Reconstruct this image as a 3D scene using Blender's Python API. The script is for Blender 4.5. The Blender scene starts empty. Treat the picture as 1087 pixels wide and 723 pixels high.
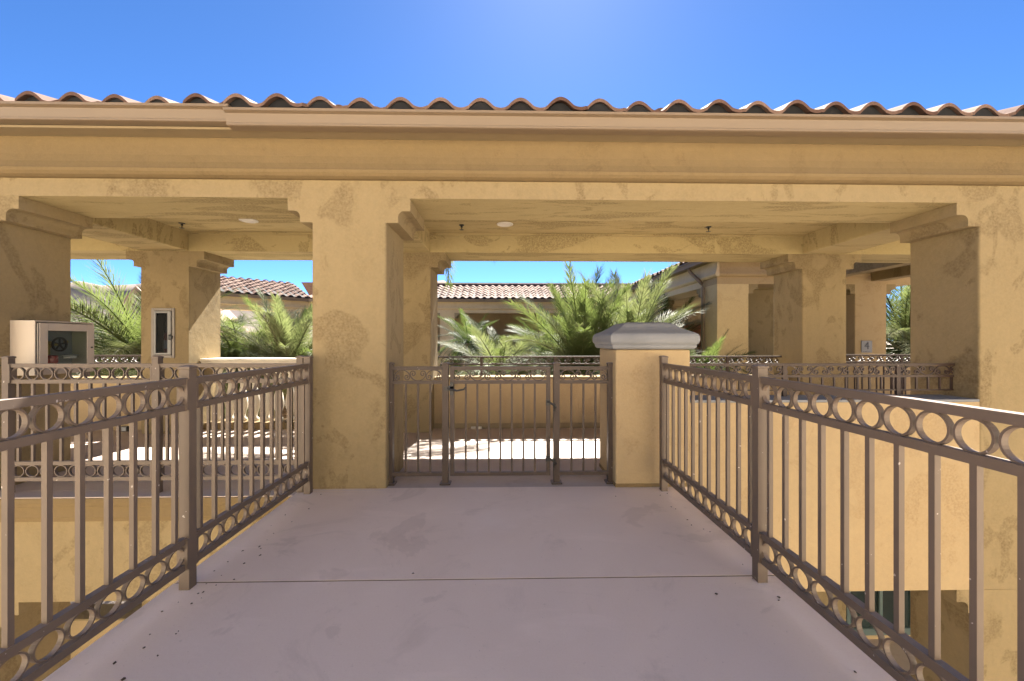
import bpy, bmesh, math, random
from mathutils import Vector, Matrix
R = math.radians
random.seed(7)
S = bpy.context.scene
C = S.collection

# ------------------------------------------------------------------ camera
PSI = R(1.24)
CAMZ = 1.225
cam = bpy.data.objects.new('camera', bpy.data.cameras.new('camera'))
C.objects.link(cam)
cam.location = (0, 0, CAMZ)
cam.rotation_euler = (R(90), 0, -PSI)
cam.data.sensor_width = 36
cam.data.lens = 36 * 440 / 1087
cam.data.clip_start = .05
cam.data.clip_end = 8000
S.camera = cam

# ------------------------------------------------------------------ sky, sun, exposure
SUN = Vector((.14, 1, 1.10)).normalized()
EL = math.asin(SUN.z)
AZ = math.atan2(SUN.x, SUN.y)
w = bpy.data.worlds.new('World'); S.world = w; w.use_nodes = True
wn = w.node_tree.nodes; wl = w.node_tree.links
bg = wn['Background']
sky = wn.new('ShaderNodeTexSky'); sky.sky_type = 'NISHITA'; sky.sun_disc = False
sky.sun_elevation = EL; sky.sun_rotation = AZ
sky.altitude = 1200; sky.air_density = .42; sky.dust_density = .15; sky.ozone_density = 6
hs = wn.new('ShaderNodeHueSaturation'); hs.inputs['Saturation'].default_value = 1.11
wl.new(sky.outputs[0], hs.inputs['Color']); wl.new(hs.outputs[0], bg.inputs[0])
bg.inputs[1].default_value = .05
sl = bpy.data.lights.new('sun', 'SUN'); sl.energy = 5; sl.angle = R(.5); sl.color = (1, .94, .85)
so = bpy.data.objects.new('sun', sl); C.objects.link(so)
so.rotation_euler = SUN.to_track_quat('Z', 'Y').to_euler()
so.location = (2, 20, 20)
vs = S.view_settings
vs.view_transform = 'Standard'; vs.look = 'None'; vs.gamma = 1; vs.use_curve_mapping = False
vs.exposure = 2.92
S.cycles.max_bounces = 10
S.cycles.diffuse_bounces = 6
S.cycles.sample_clamp_indirect = 8

def at(px, py, Y):
    """a point of the place at depth Y seen at a pixel of the 1087x723 photograph"""
    u = (px - 543.5) / 440; v = (361.5 - py) / 440
    x = u * math.cos(PSI) + math.sin(PSI); y = math.cos(PSI) - u * math.sin(PSI)
    t = Y / y
    return Vector((x * t, Y, CAMZ + v * t))

# ------------------------------------------------------------------ materials
M = {}
def mat(name):
    m = bpy.data.materials.new(name); m.use_nodes = True
    n = m.node_tree.nodes; l = m.node_tree.links
    return m, n, l, n['Principled BSDF']
def noise(n, l, vec, scale, detail=4, rough=.55, dist=0):
    t = n.new('ShaderNodeTexNoise'); t.inputs['Scale'].default_value = scale
    t.inputs['Detail'].default_value = detail; t.inputs['Roughness'].default_value = rough
    t.inputs['Distortion'].default_value = dist
    if vec is not None: l.new(vec, t.inputs['Vector'])
    return t.outputs['Fac']
def ramp(n, l, fac, a, b, ca=(0, 0, 0, 1), cb=(1, 1, 1, 1)):
    r = n.new('ShaderNodeValToRGB'); r.color_ramp.elements[0].position = a; r.color_ramp.elements[1].position = b
    r.color_ramp.elements[0].color = ca; r.color_ramp.elements[1].color = cb
    l.new(fac, r.inputs[0]); return r.outputs[0]
def mix(n, l, fac, a, b, mode='MIX'):
    x = n.new('ShaderNodeMix'); x.data_type = 'RGBA'; x.blend_type = mode
    if isinstance(fac, (int, float)): x.inputs['Factor'].default_value = fac
    else: l.new(fac, x.inputs['Factor'])
    for s, v in (('A', a), ('B', b)):
        k = [i for i in x.inputs if i.name == s and i.type == 'RGBA'][0]
        if isinstance(v, tuple): k.default_value = v + (1,) if len(v) == 3 else v
        else: l.new(v, k)
    return [o for o in x.outputs if o.type == 'RGBA'][0]
def math_(n, l, op, a, b=None):
    x = n.new('ShaderNodeMath'); x.operation = op
    for i, v in enumerate((a, b)):
        if v is None: continue
        if isinstance(v, (int, float)): x.inputs[i].default_value = v
        else: l.new(v, x.inputs[i])
    return x.outputs[0]
def bump(n, l, b, h, strength, dist):
    x = n.new('ShaderNodeBump'); x.inputs['Strength'].default_value = strength; x.inputs['Distance'].default_value = dist
    l.new(h, x.inputs['Height']); l.new(x.outputs[0], b.inputs['Normal'])
def pos(n, l, scale=(1, 1, 1)):
    g = n.new('ShaderNodeNewGeometry'); m = n.new('ShaderNodeMapping'); m.inputs['Scale'].default_value = scale
    l.new(g.outputs['Position'], m.inputs['Vector']); return m.outputs[0]

def stucco(name, base, tone, patch, amount=.6, stretch=(1, 1, 1), thr=.585):
    m, n, l, b = mat(name)
    p = pos(n, l, stretch)
    q = pos(n, l)
    c = mix(n, l, ramp(n, l, noise(n, l, q, .9, 3), .35, .68), base, tone)
    # trowelled darker patches with ragged edges, broken up inside
    f = noise(n, l, p, 1.9, 3.6, .5, .7)
    e = ramp(n, l, f, thr, thr + .034)
    inner = ramp(n, l, noise(n, l, p, 9, 4, .6), .2, .7, (.8, .8, .8, 1), (1, 1, 1, 1))
    k = math_(n, l, 'MULTIPLY', math_(n, l, 'MULTIPLY', e, inner), amount)
    c = mix(n, l, k, c, patch)
    off = n.new('ShaderNodeVectorMath'); off.operation = 'ADD'; off.inputs[1].default_value = (13.7, 5.1, 8.3); l.new(p, off.inputs[0])
    f2 = ramp(n, l, noise(n, l, off.outputs[0], 2.6, 5, .52, 1.1), thr + .03, thr + .045)
    c = mix(n, l, math_(n, l, 'MULTIPLY', f2, amount * .85), c, patch)
    trow = ramp(n, l, noise(n, l, p, 4.2, 6, .62, 1.6), .46, .66)
    c = mix(n, l, math_(n, l, 'MULTIPLY', trow, .2), c, patch)
    wash = ramp(n, l, noise(n, l, pos(n, l, (5, 5, .35)), 1.2, 5, .6), .5, .8)
    c = mix(n, l, math_(n, l, 'MULTIPLY', wash, .28), c, patch)
    c = mix(n, l, ramp(n, l, noise(n, l, q, 55, 3), .3, .75), c, mix(n, l, .88, tone, base), 'MIX')
    fine = mix(n, l, .16, c, mix(n, l, noise(n, l, q, 24, 6, .7), (0.06, .04, .02), (.9, .72, .45)), 'OVERLAY')
    l.new(fine, b.inputs['Base Color'])
    b.inputs['Roughness'].default_value = .9
    b.inputs['Specular IOR Level'].default_value = .2
    h = math_(n, l, 'ADD', noise(n, l, q, 9, 6, .65), math_(n, l, 'MULTIPLY', noise(n, l, q, 80, 3, .6), .25))
    bump(n, l, b, h, .35, .012)
    M[name] = m
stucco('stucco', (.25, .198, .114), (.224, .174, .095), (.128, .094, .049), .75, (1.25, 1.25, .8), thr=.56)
stucco('stucco_trim', (.182, .134, .071), (.16, .117, .058), (.11, .077, .038), .35, thr=.60)  # same stucco in a darker copy, offsetting the strong light high up
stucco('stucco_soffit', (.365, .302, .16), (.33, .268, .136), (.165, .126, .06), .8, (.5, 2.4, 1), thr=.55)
stucco('stucco_wall', (.365, .284, .172), (.335, .252, .146), (.255, .18, .1), .5, thr=.575)  # same stucco in a paler copy, brightness of low walls put into colour
stucco('stucco_far', (.52, .42, .25), (.47, .37, .21), (.36, .27, .15), .4)  # paler stucco copy, lit look of the distant arcade put into its colour
stucco('stucco_pale', (.52, .44, .31), (.47, .39, .27), (.38, .3, .2), .3)
stucco('stucco_cream', (.72, .66, .54), (.68, .61, .49), (.5, .42, .3), .3)
stucco('stucco_salmon', (.5, .24, .16), (.46, .22, .14), (.36, .17, .11), .3)

def floor_mat(name, a, b_, stain):
    m, n, l, b = mat(name); q = pos(n, l)
    c = mix(n, l, ramp(n, l, noise(n, l, q, .8, 5, .6, .4), .35, .65), a, b_)
    c = mix(n, l, math_(n, l, 'MULTIPLY', ramp(n, l, noise(n, l, q, 2.3, 7, .68, .8), .56, .75), .45), c, stain)
    c = mix(n, l, math_(n, l, 'MULTIPLY', ramp(n, l, noise(n, l, q, 34, 3, .6), .67, .74), .25), c, stain)
    c = mix(n, l, math_(n, l, 'MULTIPLY', ramp(n, l, noise(n, l, q, 1.15, 6, .6, 1.5), .60, .63), .22), c, stain)
    c = mix(n, l, math_(n, l, 'MULTIPLY', ramp(n, l, noise(n, l, q, 90, 2, .5), .70, .76), .35), c, tuple(x * .6 for x in stain))
    sm = ramp(n, l, noise(n, l, pos(n, l, (1.2, 3.5, 1)), 1.3, 5, .6, .6), .58, .72)
    c = mix(n, l, math_(n, l, 'MULTIPLY', sm, .3), c, (min(1, a[0] * 1.18), min(1, a[1] * 1.18), min(1, a[2] * 1.2)))
    c = mix(n, l, .14, c, mix(n, l, noise(n, l, q, 130, 4, .7), (.1, .09, .08), (.95, .9, .85)), 'OVERLAY')
    l.new(c, b.inputs['Base Color']); b.inputs['Roughness'].default_value = .62
    r = ramp(n, l, noise(n, l, q, 3, 5, .6), .3, .7, (.5, .5, .5, 1), (.8, .8, .8, 1)); l.new(r, b.inputs['Roughness'])
    bump(n, l, b, math_(n, l, 'ADD', noise(n, l, q, 45, 4, .6), math_(n, l, 'MULTIPLY', noise(n, l, q, 5, 3), 2)), .18, .004)
    M[name] = m
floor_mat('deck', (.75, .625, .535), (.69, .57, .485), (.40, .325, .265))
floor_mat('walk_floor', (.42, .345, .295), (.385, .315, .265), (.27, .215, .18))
floor_mat('paving', (.40, .34, .28), (.36, .3, .25), (.24, .2, .16))

def plain(name, col, rough=.5, metal=0, var=.25, scale=6, bumps=.1, spec=.5):
    m, n, l, b = mat(name); q = pos(n, l)
    d = tuple(x * (1 - var) for x in col)
    l.new(mix(n, l, ramp(n, l, noise(n, l, q, scale, 5, .6), .3, .7), col, d), b.inputs['Base Color'])
    b.inputs['Roughness'].default_value = rough; b.inputs['Metallic'].default_value = metal
    b.inputs['Specular IOR Level'].default_value = spec
    if bumps: bump(n, l, b, noise(n, l, q, scale * 8, 3), bumps, .003)
    M[name] = m
def rail_paint(name, col):
    m, n, l, b = mat(name); q = pos(n, l)
    c = mix(n, l, ramp(n, l, noise(n, l, q, 4, 5, .6), .3, .7), col, tuple(x * .82 for x in col))
    chip = ramp(n, l, noise(n, l, q, 38, 2, .5), .735, .755)
    c = mix(n, l, math_(n, l, 'MULTIPLY', chip, .7), c, (.5, .45, .42))
    dust = n.new('ShaderNodeNewGeometry'); sx = n.new('ShaderNodeSeparateXYZ'); l.new(dust.outputs['Normal'], sx.inputs[0])
    c = mix(n, l, math_(n, l, 'MULTIPLY', ramp(n, l, sx.outputs[2], .6, .95), .35), c, (.36, .3, .27))
    l.new(c, b.inputs['Base Color']); b.inputs['Roughness'].default_value = .5; b.inputs['Specular IOR Level'].default_value = .3
    bump(n, l, b, noise(n, l, q, 60, 3), .18, .002)
    M[name] = m
rail_paint('rail_brown', (.128, .096, .074))
rail_paint('gate_brown', (.068, .049, .039))
rail_paint('iron_dark', (.05, .032, .025))
rail_paint('iron_rust', (.042, .024, .018))
plain('gutter_paint', (.165, .118, .074), .45, 0, .06, 2, .02)
plain('soffit_board', (.22, .165, .09), .7, 0, .1)
plain('joint_dark', (.30, .215, .12), .9, 0, .5, 9)
plain('dark_felt', (.010, .010, .012), .9, 0, .2)
plain('stone_cap', (.195, .20, .21), .8, 0, .16, 5, .35)
plain('stone_pale', (.62, .56, .45), .8, 0, .15, 8, .3)
plain('cabinet_cream', (.40, .335, .27), .45, 0, .05, 3, .02)
plain('cabinet_grey', (.30, .31, .31), .6, 0, .1, 3, .02)
plain('steel_grey', (.20, .175, .15), .5, .2, .15, 8, .05)
plain('red_paint', (.42, .03, .025), .35, 0, .1)
plain('black_paint', (.02, .02, .02), .4, 0, .2)
plain('brass', (.48, .36, .13), .35, .8, .15)
plain('white_plastic', (.55, .52, .47), .45, 0, .05, 4, 0)
plain('sign_grey', (.19, .185, .175), .45, .2, .1, 4, 0)
plain('door_wood', (.12, .1, .07), .6, 0, .3)
plain('trunk_bark', (.17, .12, .08), .95, 0, .5, 14, .9)
plain('hill_rock', (.22, .17, .14), .95, 0, .35, .01, 0)
plain('clay_brown', (.24, .15, .115), .9, 0, .35, 2, .2)
plain('dry_leaf', (.09, .06, .035), .9, 0, .4, 30, 0)
plain('teal_frame', (.09, .13, .13), .5, 0, .2)

def glass(name, col, rough=.03, alpha=None):
    m, n, l, b = mat(name)
    if alpha is None:
        q = pos(n, l)
        l.new(mix(n, l, ramp(n, l, noise(n, l, q, 1.5, 2), .35, .65), col, tuple(x * .5 for x in col)), b.inputs['Base Color'])
        b.inputs['Roughness'].default_value = rough; b.inputs['Specular IOR Level'].default_value = .8
    else:
        out = n['Material Output']; t = n.new('ShaderNodeBsdfTransparent'); g = n.new('ShaderNodeBsdfGlossy'); x = n.new('ShaderNodeMixShader')
        t.inputs[0].default_value = col + (1,); g.inputs[1].default_value = rough; x.inputs[0].default_value = alpha
        l.new(t.outputs[0], x.inputs[1]); l.new(g.outputs[0], x.inputs[2]); l.new(x.outputs[0], out.inputs[0])
    M[name] = m
glass('window_glass', (.02, .035, .035), .04)
glass('clear_pane', (.8, .84, .84), .03, .03)
glass('smoked_pane', (.4, .43, .48), .03, .004)

def tiles():
    m, n, l, b = mat('roof_tile')
    uv = n.new('ShaderNodeUVMap'); uv.uv_map = 'tile'
    fl = n.new('ShaderNodeVectorMath'); fl.operation = 'FLOOR'; l.new(uv.outputs[0], fl.inputs[0])
    wn_ = n.new('ShaderNodeTexWhiteNoise'); wn_.noise_dimensions = '2D'; l.new(fl.outputs[0], wn_.inputs[0])
    q = pos(n, l)
    c = ramp(n, l, wn_.outputs[0], 0, 1, (.085, .045, .033, 1), (.19, .125, .095, 1))
    c = mix(n, l, math_(n, l, 'MULTIPLY', ramp(n, l, noise(n, l, q, 9, 6, .65), .4, .75), .6), c, (.075, .042, .032))
    l.new(c, b.inputs['Base Color']); b.inputs['Roughness'].default_value = .9; b.inputs['Specular IOR Level'].default_value = .15
    bump(n, l, b, noise(n, l, q, 60, 4), .3, .004)
    M['roof_tile'] = m
tiles()
def leaf(name, col, tip):
    m, n, l, b = mat(name)
    q = pos(n, l); oi = n.new('ShaderNodeObjectInfo')
    c = mix(n, l, ramp(n, l, noise(n, l, q, 6, 3), .35, .65), col, tip)
    c = mix(n, l, math_(n, l, 'MULTIPLY', oi.outputs['Random'], .5), c, tuple(x * .6 for x in col))
    l.new(c, b.inputs['Base Color']); b.inputs['Roughness'].default_value = .6; b.inputs['Specular IOR Level'].default_value = .12
    t = n.new('ShaderNodeBsdfTranslucent'); l.new(mix(n, l, .5, c, (.17, .225, .045)), t.inputs[0])
    x = n.new('ShaderNodeMixShader'); x.inputs[0].default_value = .38
    l.new(b.outputs[0], x.inputs[1]); l.new(t.outputs[0], x.inputs[2]); l.new(x.outputs[0], n['Material Output'].inputs[0])
    M[name] = m
leaf('palm_leaf', (.068, .098, .034), (.125, .138, .06))
leaf('palm_pale', (.12, .132, .075), (.19, .18, .11))
leaf('palm_deep', (.03, .062, .022), (.045, .075, .026))

# ------------------------------------------------------------------ mesh helpers
class MB:
    def __init__(s): s.bm = bmesh.new()
    def box(s, x0, x1, y0, y1, z0, z1):
        v = [s.bm.verts.new(p) for p in ((x0, y0, z0), (x1, y0, z0), (x1, y1, z0), (x0, y1, z0), (x0, y0, z1), (x1, y0, z1), (x1, y1, z1), (x0, y1, z1))]
        for f in ((0, 3, 2, 1), (4, 5, 6, 7), (0, 1, 5, 4), (1, 2, 6, 5), (2, 3, 7, 6), (3, 0, 4, 7)): s.bm.faces.new([v[i] for i in f])
        return s
    def sweep(s, pts, a, b, out):
        """profile pts = (outward, z) swept from 2D point a to b; out = outward 2D direction"""
        rings = []
        for e in (a, b): rings.append([s.bm.verts.new((e[0] + out[0] * o, e[1] + out[1] * o, z)) for o, z in pts])
        n = len(pts)
        for i in range(n): s.bm.faces.new((rings[0][i], rings[0][(i + 1) % n], rings[1][(i + 1) % n], rings[1][i]))
        s.bm.faces.new(rings[0]); s.bm.faces.new(rings[1][::-1]); return s
    def lathe(s, prof, c=(0, 0, 0), seg=16, axis='Z'):
        rings = []
        for r, h in prof:
            ring = []
            for k in range(seg):
                a = 2 * math.pi * k / seg
                p = (r * math.cos(a), r * math.sin(a), h)
                if axis == 'X': p = (h, p[0], p[1])
                if axis == 'Y': p = (p[0], h, p[1])
                ring.append(s.bm.verts.new((p[0] + c[0], p[1] + c[1], p[2] + c[2])))
            rings.append(ring)
        for A, B in zip(rings, rings[1:]):
            for k in range(seg): s.bm.faces.new((A[k], A[(k + 1) % seg], B[(k + 1) % seg], B[k]))
        s.bm.faces.new(rings[0]); s.bm.faces.new(rings[-1]); return s
    def square(s, prof, cx, cy, hx, hy):
        """stacked rectangles: prof = (offset, z)"""
        rings = [[s.bm.verts.new((cx + sx * (hx + o), cy + sy * (hy + o), z)) for sx, sy in ((-1, -1), (1, -1), (1, 1), (-1, 1))] for o, z in prof]
        for A, B in zip(rings, rings[1:]):
            for k in range(4): s.bm.faces.new((A[k], A[(k + 1) % 4], B[(k + 1) % 4], B[k]))
        s.bm.faces.new(rings[0][::-1]); s.bm.faces.new(rings[-1]); return s
    def tube(s, pts, r, seg=10):
        pts = [Vector(p) for p in pts]; rings = []
        for i, p in enumerate(pts):
            d = (pts[min(i + 1, len(pts) - 1)] - pts[max(i - 1, 0)]).normalized()
            a = d.cross(Vector((0, 0, 1)));
            if a.length < .05: a = d.cross(Vector((0, 1, 0)))
            a.normalize(); b = d.cross(a)
            rr = r[i] if isinstance(r, (list, tuple)) else r
            rings.append([s.bm.verts.new(p + (a * math.cos(2 * math.pi * k / seg) + b * math.sin(2 * math.pi * k / seg)) * rr) for k in range(seg)])
        for A, B in zip(rings, rings[1:]):
            for k in range(seg): s.bm.faces.new((A[k], A[(k + 1) % seg], B[(k + 1) % seg], B[k]))
        s.bm.faces.new(rings[0]); s.bm.faces.new(rings[-1]); return s
    def ribbon(s, pts, th, dep):
        """flat bar following pts in the XZ plane, thickness th, depth dep along Y"""
        rings = []
        for i, p in enumerate(pts):
            a = pts[max(i - 1, 0)]; b = pts[min(i + 1, len(pts) - 1)]
            t = Vector((b[0] - a[0], b[1] - a[1])).normalized(); nx, nz = -t.y, t.x
            rings.append([s.bm.verts.new((p[0] + nx * th / 2 * q, d, p[1] + nz * th / 2 * q)) for q, d in ((-1, -dep / 2), (1, -dep / 2), (1, dep / 2), (-1, dep / 2))])
        for A, B in zip(rings, rings[1:]):
            for k in range(4): s.bm.faces.new((A[k], A[(k + 1) % 4], B[(k + 1) % 4], B[k]))
        s.bm.faces.new(rings[0]); s.bm.faces.new(rings[-1]); return s
    def mesh(s, name, m, smooth=False):
        bmesh.ops.recalc_face_normals(s.bm, faces=s.bm.faces)
        me = bpy.data.meshes.new(name); s.bm.to_mesh(me); s.bm.free()
        me.materials.append(M[m])
        if smooth:
            for p in me.polygons: p.use_smooth = True
        return me
    def build(s, name, m, parent=None, bevel=0, smooth=False, seg=2, loc=None):
        o = bpy.data.objects.new(name, s.mesh(name, m, smooth)); C.objects.link(o)
        if parent: o.parent = parent
        if loc is not None: o.location = loc
        if bevel:
            b = o.modifiers.new('bevel', 'BEVEL'); b.width = bevel; b.segments = seg; b.limit_method = 'ANGLE'; b.angle_limit = R(40)
        return o
def put(mesh, name, parent, loc=(0, 0, 0), rot=(0, 0, 0), scale=(1, 1, 1)):
    o = bpy.data.objects.new(name, mesh); C.objects.link(o); o.parent = parent
    o.location = loc; o.rotation_euler = rot; o.scale = scale; return o
def tag(o, label, cat, group=None):
    o['label'] = label; o['category'] = cat
    if group: o['group'] = group
    return o
def thing(name, label, cat, loc=(0, 0, 0), rz=0, group=None):
    o = bpy.data.objects.new(name, None); C.objects.link(o); o.location = loc; o.rotation_euler = (0, 0, rz)
    o.empty_display_size = .1
    return tag(o, label, cat, group)
def struct(o): o['kind'] = 'structure'; return o

# ------------------------------------------------------------------ tile roof
PITCH = .305
def tile_prof(sub=9):
    out = []
    for k in range(sub):
        s = k / sub
        if s < .62: out.append((s, .010 + .060 * math.sin(math.pi * s / .62) ** .9))
        else: out.append((s, .010 - .016 * math.sin(math.pi * (s - .62) / .38)))
    return out
def tile_roof(name, parent, a, b, inward, z0, slope, run, sub=9, hip0=False, hip1=False, step=.36):
    """tiled slope: eave from a to b (2D), rising towards `inward` over horizontal distance run"""
    a = Vector(a); b = Vector(b); inward = Vector(inward).normalized(); d = (b - a); Ln = d.length; d.normalize()
    n = int(round(Ln / PITCH)); prof = tile_prof(sub)
    bm = bmesh.new(); uvl = bm.loops.layers.uv.new('tile')
    nc = max(1, int(math.ceil(run / step)))
    for c in range(nc):
        v0 = c * step; v1 = min((c + 1) * step + .03, run + .03)
        i0 = int(math.ceil(v0 / PITCH)) if hip0 else 0
        i1 = n - (int(math.ceil(v0 / PITCH)) if hip1 else 0)
        if i1 <= i0: continue
        rows = [[], [], [], []]
        jit = {i: (random.uniform(-.022, .018), random.uniform(-.006, .009)) for i in range(i0, i1 + 1)}
        for i in range(i0, i1 + 1):
            jv, jz = jit[i]
            for s, h in (prof if i < i1 else prof[:1]):
                u = (i + s) * PITCH
                p0 = a + d * u + inward * (v0 + jv); p1 = a + d * u + inward * v1
                zz0 = z0 + slope * v0 + .028 + h + jz; zz1 = z0 + slope * v1 + h - .006
                rows[0].append(bm.verts.new((p0.x, p0.y, zz0))); rows[1].append(bm.verts.new((p1.x, p1.y, zz1)))
                rows[2].append(bm.verts.new((p0.x, p0.y, zz0 + .0005)))
                rows[3].append(bm.verts.new((p0.x, p0.y, zz0 - .026)))
        nn = len(rows[0])
        for k in range(nn - 1):
            ti = i0 + k // len(prof)
            f = bm.faces.new((rows[0][k], rows[0][k + 1], rows[1][k + 1], rows[1][k])); f.smooth = True
            g = bm.faces.new((rows[3][k], rows[3][k + 1], rows[2][k + 1], rows[2][k]))
            for q in (f, g):
                for lp in q.loops: lp[uvl].uv = (ti + .5, c + .5)
        # underside of the overhanging tile lip
        for k in range(nn - 1):
            q0 = rows[3][k]; q1 = rows[3][k + 1]
            e0 = bm.verts.new(q0.co + Vector((inward.x * .08, inward.y * .08, slope * .08))); e1 = bm.verts.new(q1.co + Vector((inward.x * .08, inward.y * .08, slope * .08)))
            f = bm.faces.new((q0, e0, e1, q1))
            for lp in f.loops: lp[uvl].uv = (i0 + k // len(prof) + .5, c + .5)
    me = bpy.data.meshes.new(name); bm.to_mesh(me); bm.free(); me.materials.append(M['roof_tile'])
    return put(me, name, parent)
def ridge(name, parent, a, b, r=.11):
    a = Vector(a); b = Vector(b); Ln = (b - a).length; d = (b - a).normalized(); n = max(1, int(Ln / .38))
    side = d.cross(Vector((0, 0, 1))).normalized()
    mb = MB(); bm = mb.bm; uvl = bm.loops.layers.uv.new('tile')
    for i in range(n):
        e0 = a + d * (Ln * i / n); e1 = a + d * (Ln * (i + 1) / n + .03); A = []; B = []
        for k in range(9):
            t = math.pi * k / 8
            A.append(bm.verts.new(e0 + side * (r + .012) * math.cos(t) + Vector((0, 0, (r + .012) * math.sin(t)))))
            B.append(bm.verts.new(e1 + side * r * math.cos(t) + Vector((0, 0, r * math.sin(t)))))
        for k in range(8):
            f = bm.faces.new((A[k], A[k + 1], B[k + 1], B[k])); f.smooth = True
            for lp in f.loops: lp[uvl].uv = (i + .5, 50.5)
    me = bpy.data.meshes.new(name); bm.to_mesh(me); bm.free(); me.materials.append(M['roof_tile'])
    return put(me, name, parent)

FRIEZE = [(-.61, 2.40), (0, 2.40), (0, 2.545), (.028, 2.548), (.06, 2.560), (.082, 2.580), (.09, 2.600), (.084, 2.612),
          (.066, 2.66), (.054, 2.72), (.05, 2.79), (.05, 2.865), (-.61, 2.865)]
GUTTER = [(.19, 2.852), (.245, 2.852), (.256, 2.858), (.256, 2.868), (.262, 2.874), (.30, 2.945), (.312, 2.95), (.312, 2.968), (.298, 2.968), (.19, 2.968)]
GUTTER = [(.19, 2.852), (.262, 2.852), (.274, 2.856), (.276, 2.868), (.270, 2.874), (.284, 2.938), (.312, 2.948), (.314, 2.966), (.30, 2.968), (.19, 2.968)]
def shift(p, do=0, dz=0): return [(o + do, z + dz) for o, z in p]

# ================================================================== SETTING
g = MB(); g.box(-2500, 2500, -2500, 2500, -3.9, -3.36); struct(g.build('ground', 'paving'))
# mesa beyond the roofs
hb = MB(); rnd = random.Random(3)
prev = None
cols = []
for i in range(61):
    px = -1100 + i * 55
    base = at(0, 361, 1500); X = -2600 + i * 60
    h = 172 + 24 * math.sin(i * .35) + 12 * math.sin(i * 1.3 + 1) + rnd.uniform(-7, 7)
    if i > 40: h *= max(.15, 1 - (i - 40) / 22)
    cols.append([hb.bm.verts.new((X, 1400 - 260 + k * 0 + 260 * t, -3.4 + h * hh)) for k, (t, hh) in enumerate(((0, 0), (.35, .28), (.7, .55), (.9, .86), (1, 1), (1.6, .95), (2.6, 0)))])
for A, B in zip(cols, cols[1:]):
    for k in range(6): hb.bm.faces.new((A[k], B[k], B[k + 1], A[k + 1]))
struct(hb.build('hill', 'hill_rock', smooth=True))

# bridge deck (concrete) with a joint, built in three pours
dk = MB()
XL, XR = -1.66, 1.42
for y0, y1 in ((-7.0, -.1), (-.094, 2.126), (2.138, 3.464)):
    dk.box(XL, XR, y0, y1, -.12, 0)
deck = struct(dk.build('bridge_deck', 'deck'))
db = MB(); db.box(XL + .03, XR - .03, -7, 3.30, -.42, -.122)
b2 = struct(db.build('bridge_beam', 'stucco_trim'))
jf = MB(); jf.box(XL + .004, XR - .004, 2.1265, 2.1375, -.119, -.0012); struct(jf.build('joint_filler', 'joint_dark'))

# ================================================================== MAIN ARCADE
Y0, Y1, Y2, Y3 = 3.45, 4.06, 5.54, 6.15       # front column face / back, rear column face / back
XA, XB = -10.2, 10.2
GRID = [(-7.93, -7.32), (-4.745, -4.13), (-1.575, -.966), (4.065, 4.675), (8.45, 9.06)]
arc = thing('arcade_building', 'tan stucco arcade with thick columns and a clay tile roof right behind the gate', 'building')
def corbel_mesh(wid, depth, name='corbel'):
    """stepped corbel on one side of a column: outward +X, depth along Y"""
    pts = [(0, 2.4), (.20, 2.4), (.20, 2.296), (.148, 2.296)]
    for k in range(1, 7):
        a = R(90 + 90 * k / 6); pts.append((.148 + .048 * math.cos(a), 2.248 + .048 * math.sin(a)))
    pts += [(.10, 2.20), (0, 2.20)]
    m = MB(); m.sweep(pts, (0, 0), (0, depth), (1, 0)); return m.mesh(name, 'stucco')
COR = corbel_mesh(.2, .604)
def column(parent, x0, x1, y0, y1, dz=0, left=True, right=True, zb=0, niche=None, m='stucco', zt=2.398):
    if niche is None:
        mb = MB(); bm = mb.bm
        rg = [[bm.verts.new(p) for p in ((x0, y0, z), (x1, y0, z), (x1, y1, z), (x0, y1, z))] for z in (zb + dz, 2.19 + dz, zt + dz)]
        for A, B in zip(rg, rg[1:]):
            for k in range(4): bm.faces.new((A[k], A[(k + 1) % 4], B[(k + 1) % 4], B[k]))
        bm.faces.new(rg[0]); bm.faces.new(rg[-1])
    else:
        nx0, nx1, nz0, nz1, nd = niche; mb = MB(); bm = mb.bm
        O = [bm.verts.new(p) for p in ((x0, y0, zb + dz), (x1, y0, zb + dz), (x1, y0, zt + dz), (x0, y0, zt + dz))]
        Bk = [bm.verts.new(p) for p in ((x0, y1, zb + dz), (x1, y1, zb + dz), (x1, y1, zt + dz), (x0, y1, zt + dz))]
        H = [bm.verts.new(p) for p in ((nx0, y0, nz0), (nx1, y0, nz0), (nx1, y0, nz1), (nx0, y0, nz1))]
        I = [bm.verts.new(p) for p in ((nx0, y0 + nd, nz0), (nx1, y0 + nd, nz0), (nx1, y0 + nd, nz1), (nx0, y0 + nd, nz1))]
        for k in range(4):
            j = (k + 1) % 4
            bm.faces.new((O[k], O[j], H[j], H[k])); bm.faces.new((H[k], H[j], I[j], I[k])); bm.faces.new((O[k], O[j], Bk[j], Bk[k]))
        bm.faces.new(I); bm.faces.new(Bk)
    c = mb.build('column', m, parent)
    me = c.data; at_ = me.attributes.new('bevel_weight_edge', 'FLOAT', 'EDGE')
    for e in me.edges:
        a, b = me.vertices[e.vertices[0]].co, me.vertices[e.vertices[1]].co
        if abs(a.z - b.z) > .05 and max(a.z, b.z) < 2.2 + dz and abs(a.z - b.z) > .5: at_.data[e.index].value = 1
    bv = c.modifiers.new('bevel', 'BEVEL'); bv.width = .016; bv.segments = 3; bv.limit_method = 'WEIGHT'
    if left: put(COR, 'corbel', c, (x0 + .002, y1 - .0008, dz - .0008), (0, 0, math.pi)).scale = (1, (y1 - y0 - .0016) / .604, 1)
    if right: put(COR, 'corbel', c, (x1 - .002, y0 + .0008, dz - .0008)).scale = (1, (y1 - y0 - .0016) / .604, 1)
    return c
nlo = at(164, 377, Y2); nhi = at(183, 330, Y2)
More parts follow.
